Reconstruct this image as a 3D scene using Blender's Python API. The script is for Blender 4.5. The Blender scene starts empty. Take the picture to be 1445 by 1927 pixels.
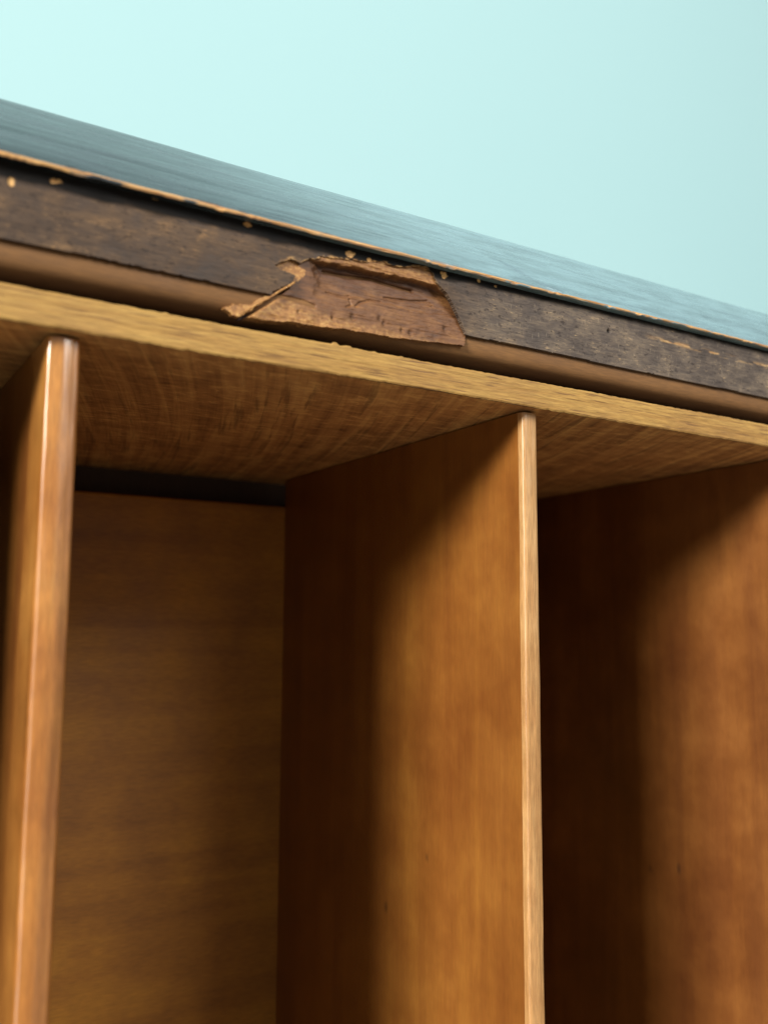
import bpy, math
import numpy as np
from mathutils import Matrix

S = 0.001                       # the scene is measured in millimetres, built in metres
scene = bpy.context.scene
COL = scene.collection

# ------------------------------------------------------------------ camera
cam_data = bpy.data.cameras.new('camera')
cam_data.sensor_fit = 'VERTICAL'
cam_data.sensor_height = 36.0
cam_data.lens = 36.0 * 1765.11 / 1927.0
cam_data.clip_start = 0.01
cam_data.clip_end = 100.0
cam_data.dof.use_dof = True
cam_data.dof.focus_distance = 0.372
cam_data.dof.aperture_fstop = 7.6
cam = bpy.data.objects.new('camera', cam_data)
COL.objects.link(cam)
right = (0.84923847, -0.52797803, 0.00576446)
down = (0.06905249, 0.10023227, -0.99256498)
fwd = (0.52347472, 0.84332241, 0.12157929)
M = Matrix.Identity(4)
for i in range(3):
    M[i][0], M[i][1], M[i][2] = right[i], -down[i], -fwd[i]
M[0][3], M[1][3], M[2][3] = -0.230, -0.2726, 0.0
cam.matrix_world = M
scene.camera = cam

# ------------------------------------------------------------------ light
world = bpy.data.worlds.new('World')
scene.world = world
world.use_nodes = True
bg = world.node_tree.nodes['Background']
bg.inputs['Color'].default_value = (0.80, 0.95, 1.0, 1)     # even light of the pale room
bg.inputs['Strength'].default_value = 0.26


def area_lamp(name, direction, dist, w, h, power, color):
    L = bpy.data.lights.new(name, 'AREA')
    L.shape = 'RECTANGLE'
    L.size, L.size_y = w, h
    L.energy = power
    L.color = color
    o = bpy.data.objects.new(name, L)
    d = np.array(direction, float)
    d /= np.linalg.norm(d)
    o.location = tuple(d * dist)
    from mathutils import Vector
    o.rotation_euler = Vector(tuple(d)).to_track_quat('Z', 'Y').to_euler()
    COL.objects.link(o)
    return o


area_lamp('window_light', (-0.84, -0.395, 0.366), 9.0, 2.4, 1.8, 1800, (1.0, 0.95, 0.85))
area_lamp('room_light', (0.34, -0.84, 0.54), 3.2, 1.3, 1.3, 70, (1.0, 0.95, 0.88))

scene.view_settings.view_transform = 'Standard'
scene.view_settings.look = 'None'
scene.view_settings.exposure = 0.0
scene.view_settings.gamma = 1.0

# ------------------------------------------------------------------ numeric noise


def _hash(ix, iy, seed):
    n = (ix.astype(np.int64) * 374761393 + iy.astype(np.int64) * 668265263 + seed * 1442695041) & 0x7fffffff
    n = ((n ^ (n >> 13)) * 1274126177) & 0x7fffffff
    n = (n ^ (n >> 16)) & 0xffff
    return n / 65535.0


def vnoise(x, y, seed=0):
    x, y = np.broadcast_arrays(np.asarray(x, float), np.asarray(y, float))
    ix, iy = np.floor(x), np.floor(y)
    fx, fy = x - ix, y - iy
    fx, fy = fx * fx * (3 - 2 * fx), fy * fy * (3 - 2 * fy)
    a, b = _hash(ix, iy, seed), _hash(ix + 1, iy, seed)
    c, d = _hash(ix, iy + 1, seed), _hash(ix + 1, iy + 1, seed)
    return (a + (b - a) * fx) * (1 - fy) + (c + (d - c) * fx) * fy


def fbm(x, y, seed=0, octs=4):
    s, a, tot = 0, 0.5, 0
    for k in range(octs):
        s = s + a * vnoise(np.asarray(x) * 2 ** k + 17.3 * k, np.asarray(y) * 2 ** k + 5.1 * k, seed + k)
        tot += a
        a *= 0.5
    return s / tot                # 0..1


def smooth(a, b, x):
    t = np.clip((x - a) / (b - a), 0, 1)
    return t * t * (3 - 2 * t)


def inside(poly, x, z):
    r = np.zeros(x.shape, bool)
    n = len(poly)
    for i in range(n):
        x1, z1 = poly[i]
        x2, z2 = poly[(i + 1) % n]
        if z1 == z2:
            continue
        c = ((z1 > z) != (z2 > z)) & (x < (x2 - x1) * (z - z1) / (z2 - z1) + x1)
        r ^= c
    return r


def dist_line(pts, x, z):
    best = np.full(x.shape, 1e9)
    for (x1, z1), (x2, z2) in zip(pts[:-1], pts[1:]):
        dx, dz = x2 - x1, z2 - z1
        t = np.clip(((x - x1) * dx + (z - z1) * dz) / (dx * dx + dz * dz + 1e-12), 0, 1)
        best = np.minimum(best, np.hypot(x - x1 - t * dx, z - z1 - t * dz))
    return best

# ------------------------------------------------------------------ mesh helpers


def link(name, me, mat, parent=None, smooth_shade=True):
    me.materials.append(mat)
    if smooth_shade:
        me.polygons.foreach_set('use_smooth', np.ones(len(me.polygons), bool))
    o = bpy.data.objects.new(name, me)
    COL.objects.link(o)
    if parent:
        o.parent = parent
    return o


def mesh_np(name, V, quads, attrs=None):
    me = bpy.data.meshes.new(name)
    nq = len(quads)
    me.vertices.add(len(V))
    me.vertices.foreach_set('co', (np.asarray(V, float) * S).astype(np.float32).ravel())
    me.loops.add(nq * 4)
    me.loops.foreach_set('vertex_index', np.asarray(quads, np.int32).ravel())
    me.polygons.add(nq)
    me.polygons.foreach_set('loop_start', np.arange(nq, dtype=np.int32) * 4)
    me.update(calc_edges=True)
    me.validate()
    for k, a in (attrs or {}).items():
        at = me.attributes.new(k, 'FLOAT', 'POINT')
        at.data.foreach_set('value', np.asarray(a, np.float32).ravel())
    return me


def sheet(name, P, keep, mat, parent, back=None, attrs=None, flip=False):
    """grid P (n,m,3) of points; keep (n-1,m-1) faces; back: vector the rim is drawn to"""
    n, m = P.shape[:2]
    idx = np.arange(n * m).reshape(n, m)
    q = np.stack([idx[:-1, :-1], idx[1:, :-1], idx[1:, 1:], idx[:-1, 1:]], -1)
    q = q[keep] if keep is not None else q.reshape(-1, 4)
    q = q.reshape(-1, 4)
    if flip:
        q = q[:, ::-1]
    V = P.reshape(-1, 3)
    A = {k: np.asarray(a).ravel() for k, a in (attrs or {}).items()}
    if back is not None:
        e = np.concatenate([q[:, [0, 1]], q[:, [1, 2]], q[:, [2, 3]], q[:, [3, 0]]])
        key = np.sort(e, 1)
        kk = key[:, 0].astype(np.int64) * (n * m) + key[:, 1]
        u, inv, cnt = np.unique(kk, return_inverse=True, return_counts=True)
        be = e[cnt[inv] == 1]
        bv = np.unique(be)
        remap = np.full(n * m, -1, np.int64)
        # a separate front copy of the rim keeps the edge crisp
        base = len(V)
        remap[bv] = np.arange(len(bv))
        f = V[bv]
        bk = f.copy()
        for c in range(3):
            if back[c] is not None:
                bk[:, c] = back[c]
        V = np.concatenate([V, f, bk])
        for k in A:
            A[k] = np.concatenate([A[k], A[k][bv], A[k][bv]])
        a, b = remap[be[:, 0]] + base, remap[be[:, 1]] + base
        L = len(bv)
        q = np.concatenate([q, np.stack([b, a, a + L, b + L], -1)])
    used = np.unique(q)
    rm = np.full(len(V), -1, np.int64)
    rm[used] = np.arange(len(used))
    me = mesh_np(name, V[used], rm[q], {k: a[used] for k, a in A.items()})
    return link(name, me, mat, parent)


def box(name, x0, x1, y0, y1, z0, z1, mat, parent, bev=0.6, seg=2):
    import bmesh
    bm = bmesh.new()
    bmesh.ops.create_cube(bm, size=1)
    for v in bm.verts:
        v.co = ((x0 + x1) / 2 + v.co.x * (x1 - x0), (y0 + y1) / 2 + v.co.y * (y1 - y0), (z0 + z1) / 2 + v.co.z * (z1 - z0))
        v.co *= S
    if bev:
        bmesh.ops.bevel(bm, geom=bm.edges[:], offset=bev * S, segments=seg, affect='EDGES', profile=0.5)
    me = bpy.data.meshes.new(name)
    bm.to_mesh(me)
    bm.free()
    o = link(name, me, mat, parent, False)
    return o

# ------------------------------------------------------------------ materials


class NT:
    def __init__(self, name):
        self.m = bpy.data.materials.new(name)
        self.m.use_nodes = True
        self.t = self.m.node_tree
        self.bsdf = self.t.nodes['Principled BSDF']
        self.co = self.t.nodes.new('ShaderNodeTexCoord').outputs['Object']

    def n(self, kind, **kw):
        nd = self.t.nodes.new(kind)
        for k, v in kw.items():
            setattr(nd, k, v)
        return nd

    def to(self, sock, v):
        if hasattr(v, 'is_output') or isinstance(v, bpy.types.NodeSocket):
            self.t.links.new(v, sock)
        else:
            sock.default_value = v

    def mapped(self, scale, rot=(0, 0, 0), loc=(0, 0, 0), src=None):
        mp = self.n('ShaderNodeMapping')
        mp.inputs['Scale'].default_value = scale
        mp.inputs['Rotation'].default_value = rot
        mp.inputs['Location'].default_value = loc
        self.t.links.new(src or self.co, mp.inputs['Vector'])
        return mp.outputs[0]

    def noise(self, vec, scale=1.0, detail=4, rough=0.55, dist=0.0):
        nd = self.n('ShaderNodeTexNoise')
        self.t.links.new(vec, nd.inputs['Vector'])
        nd.inputs['Scale'].default_value = scale
        nd.inputs['Detail'].default_value = detail
        nd.inputs['Roughness'].default_value = rough
        nd.inputs['Distortion'].default_value = dist
        return nd.outputs['Fac']

    def rng(self, v, a, b, c=0.0, d=1.0, kind='SMOOTHSTEP'):
        nd = self.n('ShaderNodeMapRange', interpolation_type=kind)
        self.to(nd.inputs[0], v)
        for i, x in enumerate((a, b, c, d)):
            self.to(nd.inputs[1 + i], x)
        return nd.outputs[0]

    def math(self, op, a, b=0.0, clamp=False):
        nd = self.n('ShaderNodeMath', operation=op, use_clamp=clamp)
        self.to(nd.inputs[0], a)
        self.to(nd.inputs[1], b)
        return nd.outputs[0]

    def mix(self, f, a, b, mode='MIX'):
        nd = self.n('ShaderNodeMix', data_type='RGBA', blend_type=mode)
        self.to(nd.inputs[0], f)
        for s, v in ((nd.inputs[6], a), (nd.inputs[7], b)):
            if isinstance(v, tuple):
                v = (*v, 1) if len(v) == 3 else v
            self.to(s, v)
        return nd.outputs[2]

    def ramp(self, v, stops):
        nd = self.n('ShaderNodeValToRGB')
        r = nd.color_ramp
        while len(r.elements) < len(stops):
            r.elements.new(0.5)
        for e, (p, c) in zip(r.elements, stops):
            e.position = p
            e.color = (*c, 1)
        self.to(nd.inputs[0], v)
        return nd.outputs[0]

    def attr(self, name):
        return self.n('ShaderNodeAttribute', attribute_name=name).outputs['Fac']

    def bump(self, h, strength, dist_mm, prev=None):
        nd = self.n('ShaderNodeBump')
        nd.inputs['Strength'].default_value = strength
        nd.inputs['Distance'].default_value = dist_mm * S
        self.to(nd.inputs['Height'], h)
        if prev is not None:
            self.t.links.new(prev, nd.inputs['Normal'])
        return nd.outputs[0]

    def done(self, color, rough, normal=None, coat=0.0, coat_rough=0.2, ior=1.5, spec=0.5):
        b = self.bsdf
        self.to(b.inputs['Base Color'], (*color, 1) if isinstance(color, tuple) else color)
        self.to(b.inputs['Roughness'], rough)
        b.inputs['IOR'].default_value = ior
        b.inputs['Coat IOR'].default_value = 1.65 if coat == 1.0 else 1.5
        b.inputs['Specular IOR Level'].default_value = spec
        self.to(b.inputs['Coat Weight'], coat)
        self.to(b.inputs['Coat Roughness'], coat_rough)
        if normal is not None:
            self.t.links.new(normal, b.inputs['Normal'])
        return self.m


def wood(name, stops, axis, rough=0.5, coat=0.0, coat_rough=0.25, fine=0.5, seed=0.0, bump=0.25, mott=0.35, flecks=0.0, fleck_col=(0, 0, 0), coarse=1.0, hairs=1.0, spots=()):
    """grain runs along axis (0 x, 1 y, 2 z); coordinates in metres"""
    t = NT(name)

    def sc(across, along):
        v = [across * coarse] * 3
        v[axis] = along
        return tuple(v)
    off = (seed, seed * 1.7, seed * 0.6)
    bands = t.noise(t.mapped(sc(75, 4), loc=off), 1, 3, 0.5, 0.6)
    fib = t.noise(t.mapped(sc(900, 28), loc=off), 1, 4, 0.6, 0.2)
    hair = t.noise(t.mapped(sc(2600, 160), loc=off), 1, 2, 0.6)
    cloud = t.noise(t.mapped((26, 26, 26), loc=off), 1, 4, 0.6)
    v = t.math('ADD', t.math('MULTIPLY', bands, 1 - fine), t.math('MULTIPLY', fib, fine))
    v = t.math('ADD', t.math('MULTIPLY', v, 1 - mott), t.math('MULTIPLY', cloud, mott))
    col = t.ramp(t.rng(v, 0.3, 0.7, 0, 1, 'LINEAR'), stops)
    hv = t.rng(hair, 0.35, 0.65, 1 - 0.18 * hairs, 1 + 0.1 * hairs)
    mul = t.n('ShaderNodeCombineColor')
    for i in range(3):
        t.to(mul.inputs[i], hv)
    col = t.mix(1.0, col, mul.outputs[0], 'MULTIPLY')
    if flecks:
        pore = t.noise(t.mapped(sc(1500, 55), loc=(seed + 3, seed, seed)), 1, 2, 0.5)
        col = t.mix(t.math('MULTIPLY', t.rng(pore, 0.57, 0.68), flecks), col, fleck_col)
    for (sx, sy, sz, sr) in spots:          # small dark knots and specks
        vd = t.n('ShaderNodeVectorMath', operation='DISTANCE')
        t.to(vd.inputs[0], t.mapped((1, 1, 0.55)))
        vd.inputs[1].default_value = (sx * S, sy * S, sz * S * 0.55)
        dd = t.math('ADD', vd.outputs['Value'], t.math('MULTIPLY', t.math('SUBTRACT', fib, 0.5), sr * S * 1.5))
        col = t.mix(t.rng(dd, sr * S, sr * S * 0.1, 0, 0.6), col, (.02, .010, .006))
    h = t.math('ADD', t.math('MULTIPLY', fib, 0.6), t.math('MULTIPLY', hair, 0.4))
    nm = t.bump(h, bump, 0.25)
    r = t.rng(cloud, 0.3, 0.7, rough * 0.85, min(1, rough * 1.15), 'LINEAR')
    return t.done(col, r, nm, coat, coat_rough)


M_div = wood('varnished divider wood', [(0, (.115, .033, .007)), (.5, (.195, .070, .012)), (1, (.29, .120, .019))], 2, .40, .3, .3, .18, .31, .06, .5, hairs=.4, coarse=.8, spots=[(6, 72, -98, 1.6), (6, 105, -126.4, 2.2)])
M_div2 = wood('red varnished divider wood', [(0, (.085, .025, .007)), (.5, (.152, .052, .011)), (1, (.24, .092, .019))], 2, .42, .2, .3, .18, 1.9, .06, .55, hairs=.4, coarse=.8, spots=[(180, 87.4, -127.8, 2.4), (180, 107.3, -132, 1.8)])
M_edge = wood('glossy divider edge wood', [(0, (.20, .062, .013)), (.5, (.335, .132, .027)), (1, (.48, .225, .052))], 2, .34, 1.0, .20, .4, .77, .10, .45)
M_edge2 = wood('pale divider edge wood', [(0, (.25, .108, .036)), (.45, (.39, .21, .080)), (1, (.52, .33, .15))], 2, .38, .3, .3, .5, 2.3, .25, .4)
M_back = wood('back panel wood', [(0, (.20, .074, .009)), (.5, (.335, .136, .014)), (1, (.48, .215, .020))], 0, .55, .05, .2, .15, 4.1, .1, .5)
M_shelf = wood('raw shelf edge wood', [(0, (.19, .088, .020)), (.4, (.30, .165, .041)), (.7, (.39, .235, .064)), (1, (.55, .37, .135))], 0, .75, 0, .3, .6, .13, .7, .3, .85, (.13, .06, .018))
M_band = wood('smooth brown rail wood', [(0, (.115, .050, .014)), (.5, (.155, .071, .020)), (1, (.20, .097, .030))], 0, .75, 0, .3, .3, 5.3, .12, .4)
M_case = wood('dark case wood', [(0, (.035, .022, .017)), (1, (.07, .045, .032))], 2, .8, 0, .3, .4, 6.1, .2, .4)


def underside_material():
    t = NT('rough shelf underside wood')
    sp = t.n('ShaderNodeSeparateXYZ')
    t.t.links.new(t.co, sp.inputs[0])
    x, y = sp.outputs[0], sp.outputs[1]
    # saw marks: long slanting arcs running back from the front edge
    u = t.math('SUBTRACT', x, t.math('MULTIPLY', y, 0.47))
    u = t.math('ADD', u, t.math('MULTIPLY', t.math('MULTIPLY', y, y), 0.6))
    cb = t.n('ShaderNodeCombineXYZ')
    t.to(cb.inputs[0], u)
    t.to(cb.inputs[1], y)
    uv = cb.outputs[0]
    arcs = t.noise(t.mapped((150, 6, 1), src=uv), 1, 3, 0.6, 0.5)
    arcs2 = t.noise(t.mapped((300, 16, 1), src=uv), 1, 3, 0.6, 0.3)
    grain = t.noise(t.mapped((110, 300, 1)), 1, 5, 0.66, 0.8)
    blot = t.noise(t.mapped((40, 60, 1)), 1, 4, 0.6)
    v = t.math('ADD', t.math('MULTIPLY', arcs, 0.45), t.math('MULTIPLY', grain, 0.3))
    v = t.math('ADD', v, t.math('MULTIPLY', blot, 0.25))
    col = t.ramp(t.rng(v, 0.36, 0.64, 0, 1, 'LINEAR'), [(0, (.19, .085, .027)), (.5, (.46, .24, .078)), (1, (.70, .43, .15))])
    line = t.math('MULTIPLY', t.rng(arcs2, 0.50, 0.36), t.rng(arcs, 0.40, 0.56))
    col = t.mix(t.math('MULTIPLY', line, 0.5), col, (.055, .022, .008))
    flk = t.math('MULTIPLY', t.rng(grain, 0.52, 0.64), t.rng(blot, 0.42, 0.56))
    col = t.mix(t.math('MULTIPLY', flk, 0.6), col, (.70, .43, .15))
    h = t.math('ADD', t.math('MULTIPLY', arcs, 1.0), t.math('ADD', t.math('MULTIPLY', grain, 0.5), t.math('MULTIPLY', arcs2, 0.5)))
    nm = t.bump(h, 0.8, 1.0)
    return t.done(col, 0.75, nm)


def fascia_material():
    t = NT('worn dark veneer')
    raw, lac_shade = t.attr('raw'), t.attr('lacquer_shade')
    cloud = t.noise(t.mapped((90, 90, 130)), 1, 5, 0.65, 0.4)
    cloud2 = t.noise(t.mapped((22, 22, 60), loc=(3, 1, 2)), 1, 3, 0.5)
    fib = t.noise(t.mapped((160, 400, 1300)), 1, 4, 0.65, 0.3)
    scr = t.noise(t.mapped((330, 900, 2400), loc=(7, 2, 1)), 1, 2, 0.5)
    v = t.math('ADD', t.math('MULTIPLY', cloud, 0.45), t.math('ADD', t.math('MULTIPLY', fib, 0.33), t.math('MULTIPLY', cloud2, 0.22)))
    col = t.ramp(t.rng(v, 0.34, 0.66, 0, 1, 'LINEAR'),
                 [(0, (.030, .022, .019)), (.42, (.075, .057, .046)), (.75, (.135, .102, .074)), (1, (.26, .185, .11))])
    gold = t.math('MULTIPLY', t.rng(scr, 0.62, 0.72), t.rng(cloud, 0.46, 0.6))
    col = t.mix(t.math('MULTIPLY', gold, 0.85), col, (.40, .28, .15))
    sc2 = t.noise(t.mapped((1500, 900, 260), rot=(0, 0.5, 0), loc=(1, 4, 7)), 1, 2, 0.5)
    col = t.mix(t.math('MULTIPLY', t.math('MULTIPLY', t.rng(sc2, 0.64, 0.72), t.attr('grey')), 0.3), col, (.38, .30, .21))
    dk = t.noise(t.mapped((420, 420, 1000), loc=(2, 9, 4)), 1, 3, 0.6)
    col = t.mix(t.math('MULTIPLY', t.rng(dk, 0.58, 0.68), 0.75), col, (.02, .013, .011))
    col = t.mix(t.attr('grey'), t.mix(1.0, col, (.74, .61, .50), 'MULTIPLY'), t.mix(1.0, col, (1.0, 1.02, 1.06), 'MULTIPLY'))
    col = t.mix(lac_shade, col, (.008, .009, .010))
    rawc = t.mix(t.rng(fib, 0.35, 0.65), (.42, .20, .06), (.66, .42, .17))
    col = t.mix(raw, col, rawc)
    col = t.mix(t.attr('pit_and_shadow'), col, (.008, .006, .005))
    h = t.math('ADD', t.math('MULTIPLY', fib, 0.7), t.math('MULTIPLY', scr, 0.5))
    nm = t.bump(h, 0.6, 0.3)
    r = t.rng(cloud, 0.35, 0.65, 0.5, 0.75, 'LINEAR')
    r = t.math('ADD', r, t.math('MULTIPLY', lac_shade, 0.25), True)
    m = t.done(col, r, nm, 0.0)
    t.to(t.bsdf.inputs['Specular IOR Level'], t.rng(lac_shade, 0, 1, 0.3, 0.05))
    return m


def torn_material():
    t = NT('torn bare wood')
    raw = t.attr('raw')
    fib = t.noise(t.mapped((110, 500, 900)), 1, 5, 0.65, 0.5)
    cloud = t.noise(t.mapped((70, 70, 110)), 1, 4, 0.6)
    chips = t.noise(t.mapped((700, 700, 800)), 1, 3, 0.6)
    v = t.math('ADD', t.math('MULTIPLY', fib, 0.5), t.math('MULTIPLY', cloud, 0.5))
    red = t.ramp(t.rng(v, 0.36, 0.64, 0, 1, 'LINEAR'), [(0, (.062, .023, .008)), (.5, (.130, .052, .016)), (1, (.21, .095, .028))])
    gold = t.ramp(t.rng(chips, 0.28, 0.74, 0, 1, 'LINEAR'), [(0, (.17, .072, .020)), (.5, (.33, .155, .043)), (1, (.55, .32, .105))])
    col = t.mix(raw, red, gold)
    col = t.mix(t.math('MULTIPLY', t.attr('hollow_dark'), 0.45), col, (.042, .017, .012))
    col = t.mix(t.attr('pit_and_shadow'), col, (.03, .012, .008))
    h = t.math('ADD', t.math('MULTIPLY', fib, 0.6), t.math('MULTIPLY', chips, 0.5))
    nm = t.bump(h, 0.6, 0.3)
    return t.done(col, 0.6, nm)


def lacquer_material():
    t = NT('black lacquered moulding')
    wear = t.attr('wear')
    streak = t.noise(t.mapped((60, 420, 420)), 1, 5, 0.65, 0.8)
    streak2 = t.noise(t.mapped((60, 1500, 1500), loc=(4, 1, 2)), 1, 3, 0.6, 0.2)
    cloud = t.noise(t.mapped((35, 120, 120)), 1, 4, 0.6)
    col = t.ramp(t.rng(cloud, 0.35, 0.65, 0, 1, 'LINEAR'), [(0, (.012, .017, .022)), (1, (.032, .042, .052))])
    rawc = t.mix(t.rng(streak2, 0.35, 0.65), (.30, .13, .035), (.54, .31, .11))
    sheen = t.rng(t.noise(t.mapped((45, 160, 160), loc=(5, 2, 8)), 1, 6, 0.7), 0.36, 0.62)
    sheen = t.math('MULTIPLY', t.attr('painted_sheen'), t.math('ADD', t.math('MULTIPLY', sheen, 0.35), 0.65))
    col = t.mix(sheen, col, (.18, .285, .33))  # reflected wall light mixed into the lacquer colour
    col = t.mix(wear, col, rawc)
    h = t.math('ADD', t.math('MULTIPLY', streak, 0.9), t.math('MULTIPLY', streak2, 0.3))
    nm = t.bump(h, 0.5, 0.45)
    r = t.rng(cloud, 0.35, 0.65, 0.16, 0.32, 'LINEAR')
    r = t.math('ADD', r, t.math('MULTIPLY', wear, 0.35))
    return t.done(col, r, nm, 0.3, 0.15, 1.5)


def wall_material():
    t = NT('pale aqua wall paint')
    c = t.noise(t.mapped((1.1, 1.1, 1.1)), 1, 2, 0.4)
    f = t.noise(t.mapped((260, 260, 260)), 1, 3, 0.6)
    col = t.mix(t.rng(c, 0.3, 0.7), (.335, .545, .592), (.350, .560, .605))
    return t.done(col, 0.8, t.bump(f, 0.06, 0.3))


M_floor = wood('pale wooden floor', [(0, (.12, .085, .055)), (.5, (.17, .125, .085)), (1, (.23, .175, .12))], 0, .5, .1, .3, .3, 8.2)
M_under = underside_material()
M_fascia = fascia_material()
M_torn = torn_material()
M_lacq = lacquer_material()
M_wall = wall_material()

# ------------------------------------------------------------------ the setting
W_Y = 800.0
floor = box('floor', -6000, 6000, -9000, W_Y, -420, -344.5, M_floor, None, 0)
floor['kind'] = 'structure'
wall = box('wall', -6000, 6000, W_Y, W_Y + 120, -420, 3600, M_wall, None, 0)
wall['kind'] = 'structure'

# ------------------------------------------------------------------ the cabinet
cab = bpy.data.objects.new('cabinet', None)
COL.objects.link(cab)
cab['label'] = 'old wooden cabinet with open upright compartments and a chipped dark front edge'
cab['category'] = 'cabinet'

XL, XR = -262.0, 545.0           # outer faces of the case
YB = 240.0                       # back


def xgrid(step, x0=-205.0, x1=185.0):
    return np.concatenate([np.linspace(XL, x0, 12)[:-1], np.arange(x0, x1, step), np.linspace(x1, XR, 30)])


# --- top board with its moulded, lacquered front
AZ, AY = 131.6, -4.8
xs = xgrid(0.45)
tt = np.concatenate([np.arange(0, 3, 0.15), np.arange(3, 43.6, 0.4)])
X, T = np.meshgrid(xs, tt, indexing='ij')
Yp = AY + T
Zp = AZ + 1.02 * T - 0.00268 * T * T
slope = 1.02 - 0.00536 * T
nl = np.sqrt(1 + slope ** 2)
ny, nz = -slope / nl, 1 / nl
arclen = T * 1.34
disp = (fbm(X / 30, arclen / 1.6, 3, 4) - .5) * 0.16 + (fbm(X / 9, arclen / 0.7, 8, 3) - .5) * 0.06
disp += (fbm(X / 90, arclen / 9, 5, 3) - .5) * 0.7
nick = smooth(0.62, 0.8, fbm(X / 4.5, arclen / 1.2 + 9, 21, 3)) * smooth(2.0, 0, arclen)
disp -= nick * 0.5
edge_w = (fbm(X / 14, np.zeros_like(X) + 3, 31, 4) - .5)
Zp = Zp + edge_w * 0.5 * np.exp(-T / 0.8)
# the scratch across the moulding
sl = [(-4.7, 19.5), (0.66, 16.5), (7.4, 9.0), (12.0, 4.2), (20, 2.0)]
ds = dist_line(sl, X, arclen)
side = X + arclen * 1.02 - 15.6
disp += 0.22 * np.exp(-(ds / 0.7) ** 2) - 0.3 * np.exp(-((ds - 1.0) / 0.6) ** 2) * (side > 0)
disp -= 0.35 * np.exp(-(((X - 62) / 1.8) ** 2 + ((arclen - 11) / 0.7) ** 2))
disp -= 0.35 * np.exp(-(((X - 120) / 3.0) ** 2 + ((arclen - 17) / 0.7) ** 2))
Yp = Yp + ny * disp
Zp = Zp + nz * disp
wid = 0.55 + 1.1 * (fbm(X / 22, X * 0 + 1.5, 41, 4) - .3) + 0.5 * (fbm(X / 2.2, X * 0 + 4, 43, 3) - .5)
wear = 1 - smooth(wid * 0.6, wid + 0.25, arclen + 0.5 * (fbm(X / 3, arclen * 2, 44, 3) - .5))
wear = np.maximum(wear, nick * 0.9)
P = np.stack([X, Yp, Zp], -1)
# close the profile: flat top, back and underside
def row(y, z, n=1):
    return np.stack([xs, np.full_like(xs, y), np.full_like(xs, z)], -1)[:, None, :]
topz = Zp[0, -1]
under_y = np.array([-1.0, -2.2, -3.2])
lip_s = np.linspace(0, 1, 6)[:-1]
lip_h = 1.05 - 0.5 * smooth(-120, 60, xs) + 0.7 * (fbm(xs / 9, xs * 0 + 3, 311, 4) - .5)
lip = np.stack([np.stack([xs, AY + 0.35 - 0.35 * math.sin(k * 1.4) + (fbm(xs / 4, xs * 0 + k * 3, 313, 3) - .5) * 0.25, P[:, 0, 2] - lip_h * (1 - k)], -1) for k in lip_s], 1)
lw_ = smooth(0.34, 0.50, fbm(xs / 8, xs * 0 + 21, 315, 4))
lipw = np.stack([lw_ * np.clip(0.25 + 1.6 * k + (fbm(xs / 1.5, xs * 0 + k * 4, 317, 3) - .5) * 1.2, 0, 1) for k in lip_s], 1)
lipz = P[:, 0, 2] - lip_h
und = [np.stack([xs, np.full_like(xs, yy), lipz * (1 - k) + (AZ - 0.9) * k], -1)[:, None, :] for yy, k in ((YB, 1), (0.2, 1), (-1.6, .9), (-3.2, .6), (-4.2, .25))]
P = np.concatenate([*und, lip, P, row(YB, topz), row(YB, AZ - 0.9)], 1)
wr = np.concatenate([np.zeros((len(xs), 5)), lipw, wear, np.zeros((len(xs), 2))], 1)
sheen_w = np.repeat((smooth(-165, 0, xs))[:, None], P.shape[1], 1)  # wall reflection painted into the colour, stronger towards the right
top = sheet('top_board', P, None, M_lacq, cab, None, {'wear': wr, 'painted_sheen': sheen_w})
top['label'] = 'black lacquered top with a worn orange edge'

# --- brown rail behind the veneer
prof = np.array([(3.6, 130.6), (3.6, 109.4), (2.0, 109.2), (0.35, 108.9), (0.3, 107), (0.4, 104.2), (0.8, 102.6), (1.6, 101.2), (2.8, 100.4), (4.5, 100.0), (9, 99.8), (22, 99.8), (22, 130.6)])
xr = np.linspace(XL + 12, XR - 12, 160)
Pr = np.zeros((len(xr), len(prof), 3))
Pr[:, :, 0] = xr[:, None]
Pr[:, :, 1] = prof[None, :, 0] + (fbm(xr / 40, xr * 0, 77, 3)[:, None] - .5) * 0.3
Pr[:, :, 2] = prof[None, :, 1]
rail = sheet('front_rail', Pr, None, M_band, cab, None, flip=True)

# --- dark veneer with the broken-out piece
HOLE = [(-107.15, 95.73), (-104.78, 108.92), (-97.32, 113.71), (-96.77, 115.85), (-98.95, 117.04), (-102.26, 116.89), (-103.84, 118.2), (-101.93, 119.71), (-99.81, 120.54), (-98.46, 121.75), (-96.88, 121.54), (-94.88, 120.87), (-93.11, 122.18), (-91.72, 123.04), (-89.71, 123.11), (-87.29, 124.77), (-79.86, 125.64), (-75.44, 126.04), (-69.23, 126.81), (-62.23, 128.14), (-59.33, 127.58), (-54.83, 127.76), (-49.11, 129.18), (-44.46, 130.18), (-41.63, 128.35), (-39.74, 125.31), (-36.88, 123.25), (-34.97, 122.01), (-32.08, 118.1), (-29.67, 114.28), (-28.21, 111.69), (-26.52, 107.91), (-27.31, 97.64)]
CORE = [(-112.38, 101.09), (-107.23, 105.46), (-104.65, 109.04), (-101.73, 113.0), (-104.5, 116.5), (-104.5, 121.79), (-87.17, 128.35), (-44.25, 131.6), (-36.66, 126.5), (-30.5, 120.27), (-26.9, 113.85), (-25.3, 108.57), (-26.81, 103.67), (-36.0, 103.14), (-48.85, 102.16), (-57.88, 101.59), (-66.66, 101.42), (-75.19, 101.26), (-81.44, 100.9), (-89.57, 100.2), (-96.12, 100.12), (-102.9, 99.44), (-107.83, 98.72), (-111.96, 98.86), (-116.55, 98.19)]
xs = xgrid(0.28)
zs = np.arange(107.4, 131.2, 0.28)
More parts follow.
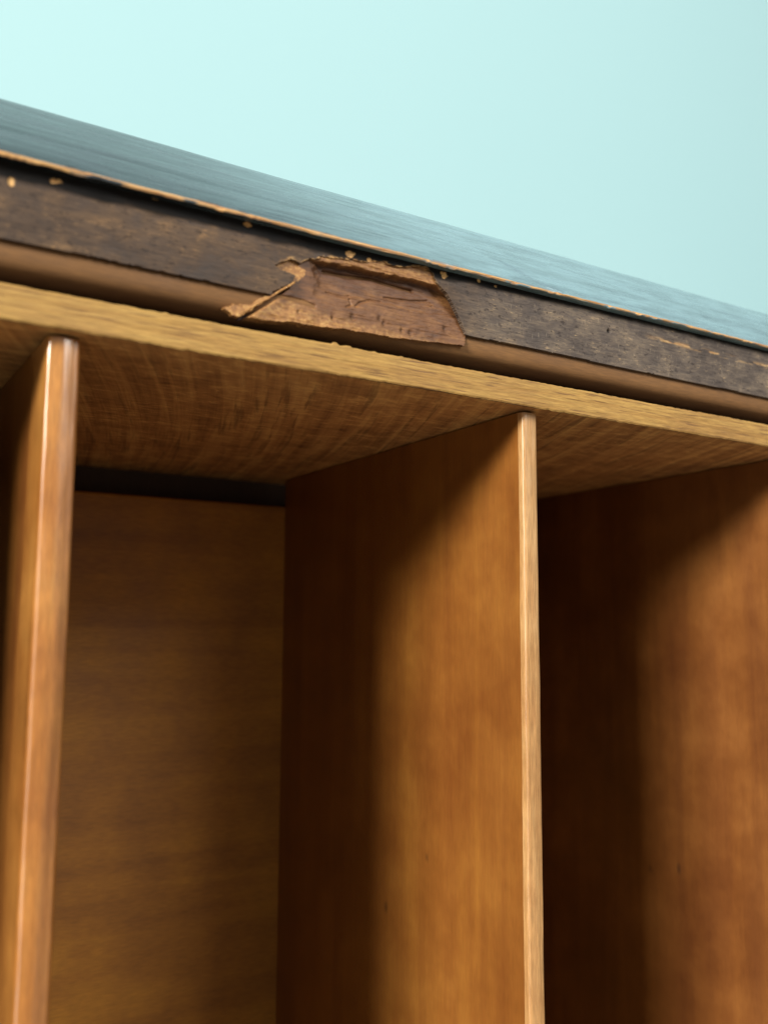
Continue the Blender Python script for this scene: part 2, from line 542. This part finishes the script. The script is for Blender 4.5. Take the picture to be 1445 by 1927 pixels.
X, Z = np.meshgrid(xs, zs, indexing='ij')
calm = 1 - 0.93 * smooth(-44, -36, X)
jx = (fbm(X / 1.6, Z / 0.9, 51, 3) - .5) * 1.1 * calm
jz = (fbm(X / 2.2, Z / 0.8, 61, 3) - .5) * 0.9 * calm
hole = inside(HOLE, X + jx, Z + jz)
zbot = 107.9 + (fbm(X / 25, X * 0 + .5, 71, 3) - .5) * 0.7 + (fbm(X / 2.0, X * 0 + 2.5, 73, 3) - .5) * 0.35
gone = hole | (Z < zbot)
keep = ~(gone[:-1, :-1] | gone[1:, :-1] | gone[:-1, 1:] | gone[1:, 1:])
Y = -1.2 + (fbm(X / 18, Z / 6, 81, 4) - .5) * 0.25 + (fbm(X / 5, Z / 0.9, 83, 3) - .5) * 0.07
raw = np.zeros_like(X)
for (cx, cz, rx, rz) in [(-186.7, 124.9, 1.3, 1.4), (-174.8, 128.4, 1.6, 1.0), (-114.5, 129.7, 1.5, 0.9), (-145.5, 131.2, 1.5, .8), (-141.5, 131.3, 1.1, .5), (-75.7, 128.2, 2.0, 1.2), (-68, 127.8, 1.2, .8), (-36.2, 129.0, 1.5, 1.3), (-20, 130.2, 1.0, .9), (-12, 129.6, .8, .5), (11.6, 131.3, 1.2, .6)]:
    d = np.hypot((X - cx) / rx, (Z - cz) / rz) + (fbm(X / 1.1, Z / 0.9, 91, 3) - .5) * 1.1
    if cx == -174.8:
        d = np.maximum(d, 1.5 - np.hypot((X - cx - 0.2) / 1.0, (Z - cz - 0.9) / 0.9) * 1.1)
    raw = np.maximum(raw, 1 - smooth(0.7, 1.05, d))
Y = Y + raw * 0.35
# worn golden rub lines towards the right-hand end
rub = np.exp(-((Z - 123.9 + (X - 80) * 0.012) / 0.8) ** 2) * smooth(66, 84, X) * smooth(0.46, 0.62, fbm(X / 6, Z / 1.2, 95, 4))
rim = dist_line(HOLE, X, Z)
rubrim = smooth(1.0, 0.1, rim + (fbm(X / 2, Z / 1, 97, 3) - .4) * 2.0) * smooth(-30, -60, X + 0 * Z) * smooth(118, 124, Z)
raw = np.clip(raw + 0.55 * rub + 0.7 * rubrim, 0, 1)
lw = 6.2 - 3.4 * smooth(-130, 60, X)
lac_shade = smooth(-1.1, 0.9, Z - (132.2 - lw) + (fbm(X / 8, Z / 3, 99, 4) - .5) * 2.2) * 0.93  # lacquer remnants, with the shade under the top edge painted in
lac_shade = lac_shade * (1 - raw)
pit_and_shadow = np.exp(-(np.hypot((X - 47.6) / 0.95, (Z - 122.3) / 0.75)) ** 4)
Y = Y + pit_and_shadow * 0.8 - 0.25 * np.exp(-(rim / 1.5) ** 2) * (X > -60)
ven = sheet('veneer', np.stack([X, Y, Z], -1), keep, M_fascia, cab, (None, 0.3, None), {'raw': raw, 'lacquer_shade': lac_shade, 'pit_and_shadow': pit_and_shadow, 'grey': smooth(-70, 10, X + (fbm(X / 20, Z / 10, 331, 3) - .5) * 60)})
ven['label'] = 'worn dark veneer facing with a piece broken out'

# --- torn wood showing where the veneer broke away
xs = np.arange(-119, -22, 0.2)
zs = np.arange(97, 132, 0.2)
X, Z = np.meshgrid(xs, zs, indexing='ij')
jx = (fbm(X / 1.8, Z / 1.0, 151, 3) - .5) * 1.0
jz = (fbm(X / 3.5, Z / 2.5, 161, 5) - .5) * 1.2
inn = inside(CORE, X + jx, Z + jz)
keep = inn[:-1, :-1] & inn[1:, :-1] & inn[:-1, 1:] & inn[1:, 1:]
LED = np.array([(-120, 122.5), (-87.27, 123.45), (-79.84, 123.74), (-69.2, 124.11), (-59.31, 124.24), (-49.1, 124.99), (-40.21, 124.4), (-22, 120)])
HOL = np.array([(-120, 118), (-88.05, 120.85), (-79.8, 121.09), (-73.47, 121.47), (-64.83, 122.7), (-58.18, 122.12), (-50.24, 121.57), (-46.78, 121.67), (-36, 121.2), (-22, 116)])
zl = np.interp(X, LED[:, 0], LED[:, 1]) + (fbm(X / 3, X * 0 + 7, 171, 3) - .5) * 1.0
zh = np.interp(X, HOL[:, 0], HOL[:, 1]) + (fbm(X / 5, X * 0 + 9, 173, 3) - .5) * 0.9
t = np.clip((zh - Z) / (zh - 102.0), 0, 1.1)
Ybody = 2.2 - 2.85 * t ** 0.62
Ybody += (fbm(X / 9, Z / 4, 175, 4) - .5) * 0.9 + (fbm(X / 2.2, Z / 0.7, 177, 3) - .5) * 0.22
# long concave scoop towards the right-hand broken edge, and split-off terraces
Ybody += (fbm(X / 12, Z / 0.45, 178, 3) - .5) * 0.3
Ybody += -0.35 * smooth(-44, -36, X) * smooth(121, 112, Z)
Ybody += 0.45 * smooth(-0.3, 0.3, Z - (114.0 + 2.6 * (fbm(X / 7, X * 0 + 3, 179, 3) - .5))) * smooth(-95, -82, X)
lobe = smooth(2.2, 0, dist_line([(-103.5, 109.5), (-97, 112), (-94, 117)], X, Z))
Ybody -= 0.3 * lobe
Yled = -0.75 + (fbm(X / 6, Z / 0.55, 181, 4) - .5) * 0.7
deep = smooth(zl + 0.15, zl - 0.25, Z)
lefty = smooth(-91, -86.0, X + (fbm(X / 2, Z / 2, 185, 3) - .5) * 3)                        # the hollow begins right of the pale patch
Y = Yled * (1 - deep) + (Ybody) * deep
Y = Y * lefty + np.minimum(Ybody, 0.2) * (1 - lefty)
Y = np.minimum(Y, 3.0)
for pts, w, dpt in (([(-102.27, 108.33), (-97.8, 108.3), (-92.86, 108.16), (-89.04, 107.23)], 0.5, 1.5),
                    ([(-83.84, 113.46), (-79.7, 113.35), (-75.09, 113.69)], 0.35, .6),
                    ([(-84, 121.3), (-79.8, 121.3), (-73.47, 121.7), (-64.83, 122.6), (-58.18, 122.0), (-48, 121.6)], 0.55, 1.6),
                    ([(-72.5, 110.5), (-70.5, 112.4), (-66.9, 113.9), (-62, 114.4)], 0.4, .4),
                    ([(-76.5, 109.6), (-74.4, 110.6), (-74.9, 112.6)], 0.35, .5),
                    ([(-60.5, 116.3), (-49.1, 117.2), (-41.6, 118.9), (-39.6, 117.1)], 0.4, .6)):
    Y = Y + dpt * np.exp(-(dist_line(pts, X + (fbm(X / 2, Z / 2, 183, 2) - .5) * 0.8, Z) / w) ** 2)
splinter_shadow = np.exp(-(dist_line([(-116.4, 97.6), (-106.5, 105.3), (-98.6, 111.9)], X, Z) / np.clip(0.75 - 0.5 * smooth(-106, -98, X), .2, 1)) ** 4)
Y = Y + 3.0 * splinter_shadow
pit_and_shadow = splinter_shadow * 0.9  # the splinter's shadow, sunk in and painted dark along its line
for cx, cz, r in ((-73.95, 106.3, 1.0), (-62.97, 107.8, 0.9), (-61.4, 106.3, 0.8), (-50.2, 104.6, .9), (-53.8, 105.0, .7), (-35, 109, 1.0), (-82, 104.5, .6), (-95, 104, .5)):
    g = np.exp(-(np.hypot(X - cx, (Z - cz) * 0.75) / r) ** 2)
    Y = Y + 0.6 * g
    pit_and_shadow = np.maximum(pit_and_shadow, 0.55 * g)
fl = fbm(X / 2.5, Z / 1.6, 191, 4)
lip = smooth(107.8, 103.0, Z + (X + 100) * 0.035 + (fl - .5) * 5)
raw = np.clip(lip * (0.1 + fl), 0, 1) * smooth(-26, -40, X)
raw = np.maximum(raw, (1 - deep) * lefty * (0.30 + 0.8 * (fbm(X / 4, Z / 0.6, 193, 3) - .2)))
PATCH = [(-104.5, 118.2), (-101.5, 121.2), (-97, 122.0), (-92.5, 119.5), (-92.4, 117.6), (-96.0, 114.2), (-98.2, 116.2)]
pm = inside(PATCH, X + (fbm(X / 1.5, Z / 1.5, 195, 3) - .5) * 1.5, Z + (fbm(X / 1.5, Z / 1.5, 197, 3) - .5) * 1.5)
raw = np.maximum(raw, pm * 0.95)
leftraw = smooth(109, 104.5, Z + (fl - .5) * 4) * smooth(-84, -96, X)
raw = np.clip(np.maximum(raw, 0.75 * leftraw), 0, 1) * (1 - splinter_shadow)
hollow_dark = smooth(0.42, 0.12, t + (fbm(X / 7, Z / 2.0, 199, 4) - .5) * 0.5) * deep * smooth(-92, -84, X) * smooth(-33, -40, X)  # darker tone towards the top of the hollow
torn = sheet('torn_wood', np.stack([X, Y, Z], -1), keep, M_torn, cab, (None, 3.5, None), {'raw': raw, 'pit_and_shadow': pit_and_shadow, 'hollow_dark': hollow_dark})
torn['label'] = 'bare reddish wood where the veneer has broken away'

# --- a splinter standing off the break, and the pale flake beside it
def strip(name, a, b, wa, wb, ya, yb, th, n, seed):
    a, b = np.array(a), np.array(b)
    d = (b - a) / np.linalg.norm(b - a)
    nrm = np.array([-d[1], d[0]])
    V, F = [], []
    ss = np.linspace(0, 1, n)
    for i, s in enumerate(ss):
        w = wa + (wb - wa) * s
        c = a + (b - a) * s + nrm * (0.25 * math.sin(3 * s + seed) + 0.08 * math.sin(17 * s))
        y = ya + (yb - ya) * s
        for sx, sy in ((-1, 0), (1, 0), (1, 1), (-1, 1)):
            V.append((c[0] + nrm[0] * sx * w / 2, y + sy * th, c[1] + nrm[1] * sx * w / 2))
    for i in range(n - 1):
        for k in range(4):
            F.append((i * 4 + k, i * 4 + (k + 1) % 4, i * 4 + 4 + (k + 1) % 4, i * 4 + 4 + k))
    F += [(3, 2, 1, 0), tuple((n - 1) * 4 + k for k in range(4))]
    me = mesh_np(name, np.array(V), np.array(F), {'raw': np.full(len(V), 1.0), 'pit_and_shadow': np.zeros(len(V))})
    o = link(name, me, M_torn, cab, False)
    return o


sp = strip('splinter', (-97.0, 113.9), (-117.2, 98.4), 0.7, 0.55, -1.5, -3.4, 0.4, 24, 0.4)
sp['label'] = 'thin pale splinter sticking out of the break'
xs = np.arange(-124, -104, 0.2)
zs = np.arange(96.5, 108, 0.2)
X, Z = np.meshgrid(xs, zs, indexing='ij')
FLAP = [(-121.9, 100.5), (-118.4, 102.2), (-112.9, 103.2), (-106.0, 107.8), (-105.5, 106.6), (-116.2, 98.2), (-117.6, 98.6)]
inn = inside(FLAP, X + (fbm(X / 1.3, Z / 1.3, 201, 3) - .5) * 1.0, Z + (fbm(X / 1.3, Z / 1.3, 203, 3) - .5) * 1.0)
keep = inn[:-1, :-1] & inn[1:, :-1] & inn[:-1, 1:] & inn[1:, 1:]
Yf = -0.55 - 0.05 * (X + 105) * -0.6 * 0.0 + (fbm(X / 3, Z / 2, 205, 3) - .5) * 0.4
flake = sheet('wood_flake', np.stack([X, Yf, Z], -1), keep, M_torn, cab, (None, 1.6, None), {'raw': np.full(X.shape, .9), 'pit_and_shadow': np.zeros(X.shape)})
flake['label'] = 'pale flake of wood beside the splinter'

# --- shelf board under the rail: raw front edge, rough underside
xs = xgrid(0.4)
zz = np.concatenate([np.linspace(85, 85.6, 4)[:-1], np.arange(85.6, 95.0, 0.35), np.linspace(95.0, 95.5, 3)])
X, Zi = np.meshgrid(xs, zz, indexing='ij')
f = (Zi - 85) / 10.5
bot = (fbm(X / 3.0, X * 0 + 1, 211, 4) - .5) * 0.55 + (fbm(X / 60, X * 0 + 6, 212, 2) - .5) * 0.6
tp = (fbm(X / 2.0, X * 0 + 2, 213, 4) - .5) * 0.45 + (fbm(X / 40, X * 0 + 8, 214, 2) - .5) * 0.4
frag = smooth(0.62, 0.8, fbm(X / 5, X * 0 + 12, 215, 3)) * np.exp(-((X + 95) / 45) ** 2)
tp = tp + frag * 0.7
Z = Zi + bot * (1 - f) + tp * f
Y = (fbm(X / 14, Z / 1.2, 217, 4) - .5) * 0.28 + (fbm(X / 3, Z / 0.4, 219, 3) - .5) * 0.12
rnd = np.minimum(Zi - 85, 95.5 - Zi)
Y = Y + 0.35 * smooth(0.6, 0, rnd)
front = np.stack([X, Y, Z], -1)
# underside goes back from the lower front corner, with a slightly uneven surface
yy = np.concatenate([np.arange(0.8, 12, 0.8), np.linspace(12, YB - 4, 60)])
Xu, Yu = np.meshgrid(xs, yy[::-1], indexing='ij')
Zu = 85 + bot[:, :1] * np.exp(-Yu / 2.0) + (fbm(Xu / 30, Yu / 30, 221, 3) - .5) * 0.5 * smooth(0, 10, Yu)
under = np.stack([Xu, Yu, Zu], -1)
Pt = np.stack([np.stack([xs, np.full_like(xs, YB - 4), np.full_like(xs, 95.5)], -1)], 1)
msk = (xs >= XL + 14) & (xs <= XR - 14)
xs_ok = np.where(msk)[0]
shelf = sheet('shelf_board', np.concatenate([front, Pt], 1)[xs_ok], None, M_shelf, cab)
shelf['label'] = 'pale raw front edge under the rail'
us = sheet('underside', under[xs_ok], None, M_under, shelf)
shelf.data.materials.append(M_case)  # shade of the gap below the rail, painted onto the shelf top
for p in shelf.data.polygons:
    if p.normal.z > 0.7 and p.center.y > 0.004:
        p.material_index = 1
us['label'] = 'rough brown sawn underside'

# --- dividers
FZ = -330.0


def divider(x0, x1, mat, emat, bev, strip_depth, crown=0.12):
    d = box('divider', x0 + 0.45, x1 - 0.3, 5 + strip_depth - 0.5, YB - 23, FZ, 84.4, mat, cab, 0)
    # front edge strip: rounded shoulders, slightly wavy so the gloss breaks up
    zs = np.arange(FZ, 84.4, 1.5)
    r = bev
    ang = np.linspace(0, math.pi / 2, 7)
    pr = [(x0, 5 + strip_depth)]
    pr += [(x0 + r - r * math.cos(a), 5 + r - r * math.sin(a)) for a in ang]
    mid = (x0 + x1) / 2
    pr += [(x0 + r + (x1 - x0 - 2 * r) * k, 5 - crown * (1 - (2 * k - 1) ** 2)) for k in (.12, .25, .38, .5, .62, .75, .88)]
    pr += [(x1 - r + r * math.sin(a), 5 + r - r * math.cos(a)) for a in ang]
    pr += [(x1, 5 + strip_depth)]
    pr = np.array(pr)
    P = np.zeros((len(zs), len(pr), 3))
    K = np.arange(len(pr))[None, :]
    P[:, :, 0] = pr[None, :, 0] + (fbm(zs[:, None] / 25, K * 0.35 + x0, 301, 3) - .5) * 0.35
    P[:, :, 1] = pr[None, :, 1] + (fbm(zs[:, None] / 18, K * 0.4 + x0 + 9, 303, 3) - .5) * 0.4
    P[:, :, 2] = zs[:, None]
    e = sheet('edge_strip', P, None, emat, d, flip=True)
    return d


dv = divider(-173.4, -163.7, M_div, M_edge, 1.7, 20, 0.6)
dv['label'] = 'thicker glossy divider with a rounded front'
dv = divider(6.0, 13.5, M_div, M_edge2, 1.3, 3)
dv['label'] = 'thin divider with a pale front edge'
divider(180.0, 187.5, M_div2, M_edge2, 1.3, 3)
divider(355.0, 362.5, M_div2, M_edge2, 1.3, 3)

# --- the rest of the case
bp = box('back_panel', XL + 14, XR - 14, YB - 23, YB - 19, FZ, 69, M_back, cab, 1.8, 4)
box('back_board', XL + 14, XR - 14, YB - 4, YB, FZ - 14, 130.6, M_case, cab, 0.3)
for x0 in (XL, XR - 14):
    box('side_panel', x0, x0 + 14, 0.5, YB - 0.5, FZ - 14, 130.6, M_case, cab, 0.8)
box('bottom_board', XL + 14, XR - 14, 0.5, YB - 4.5, FZ - 14, FZ, M_div, cab, 0.6)
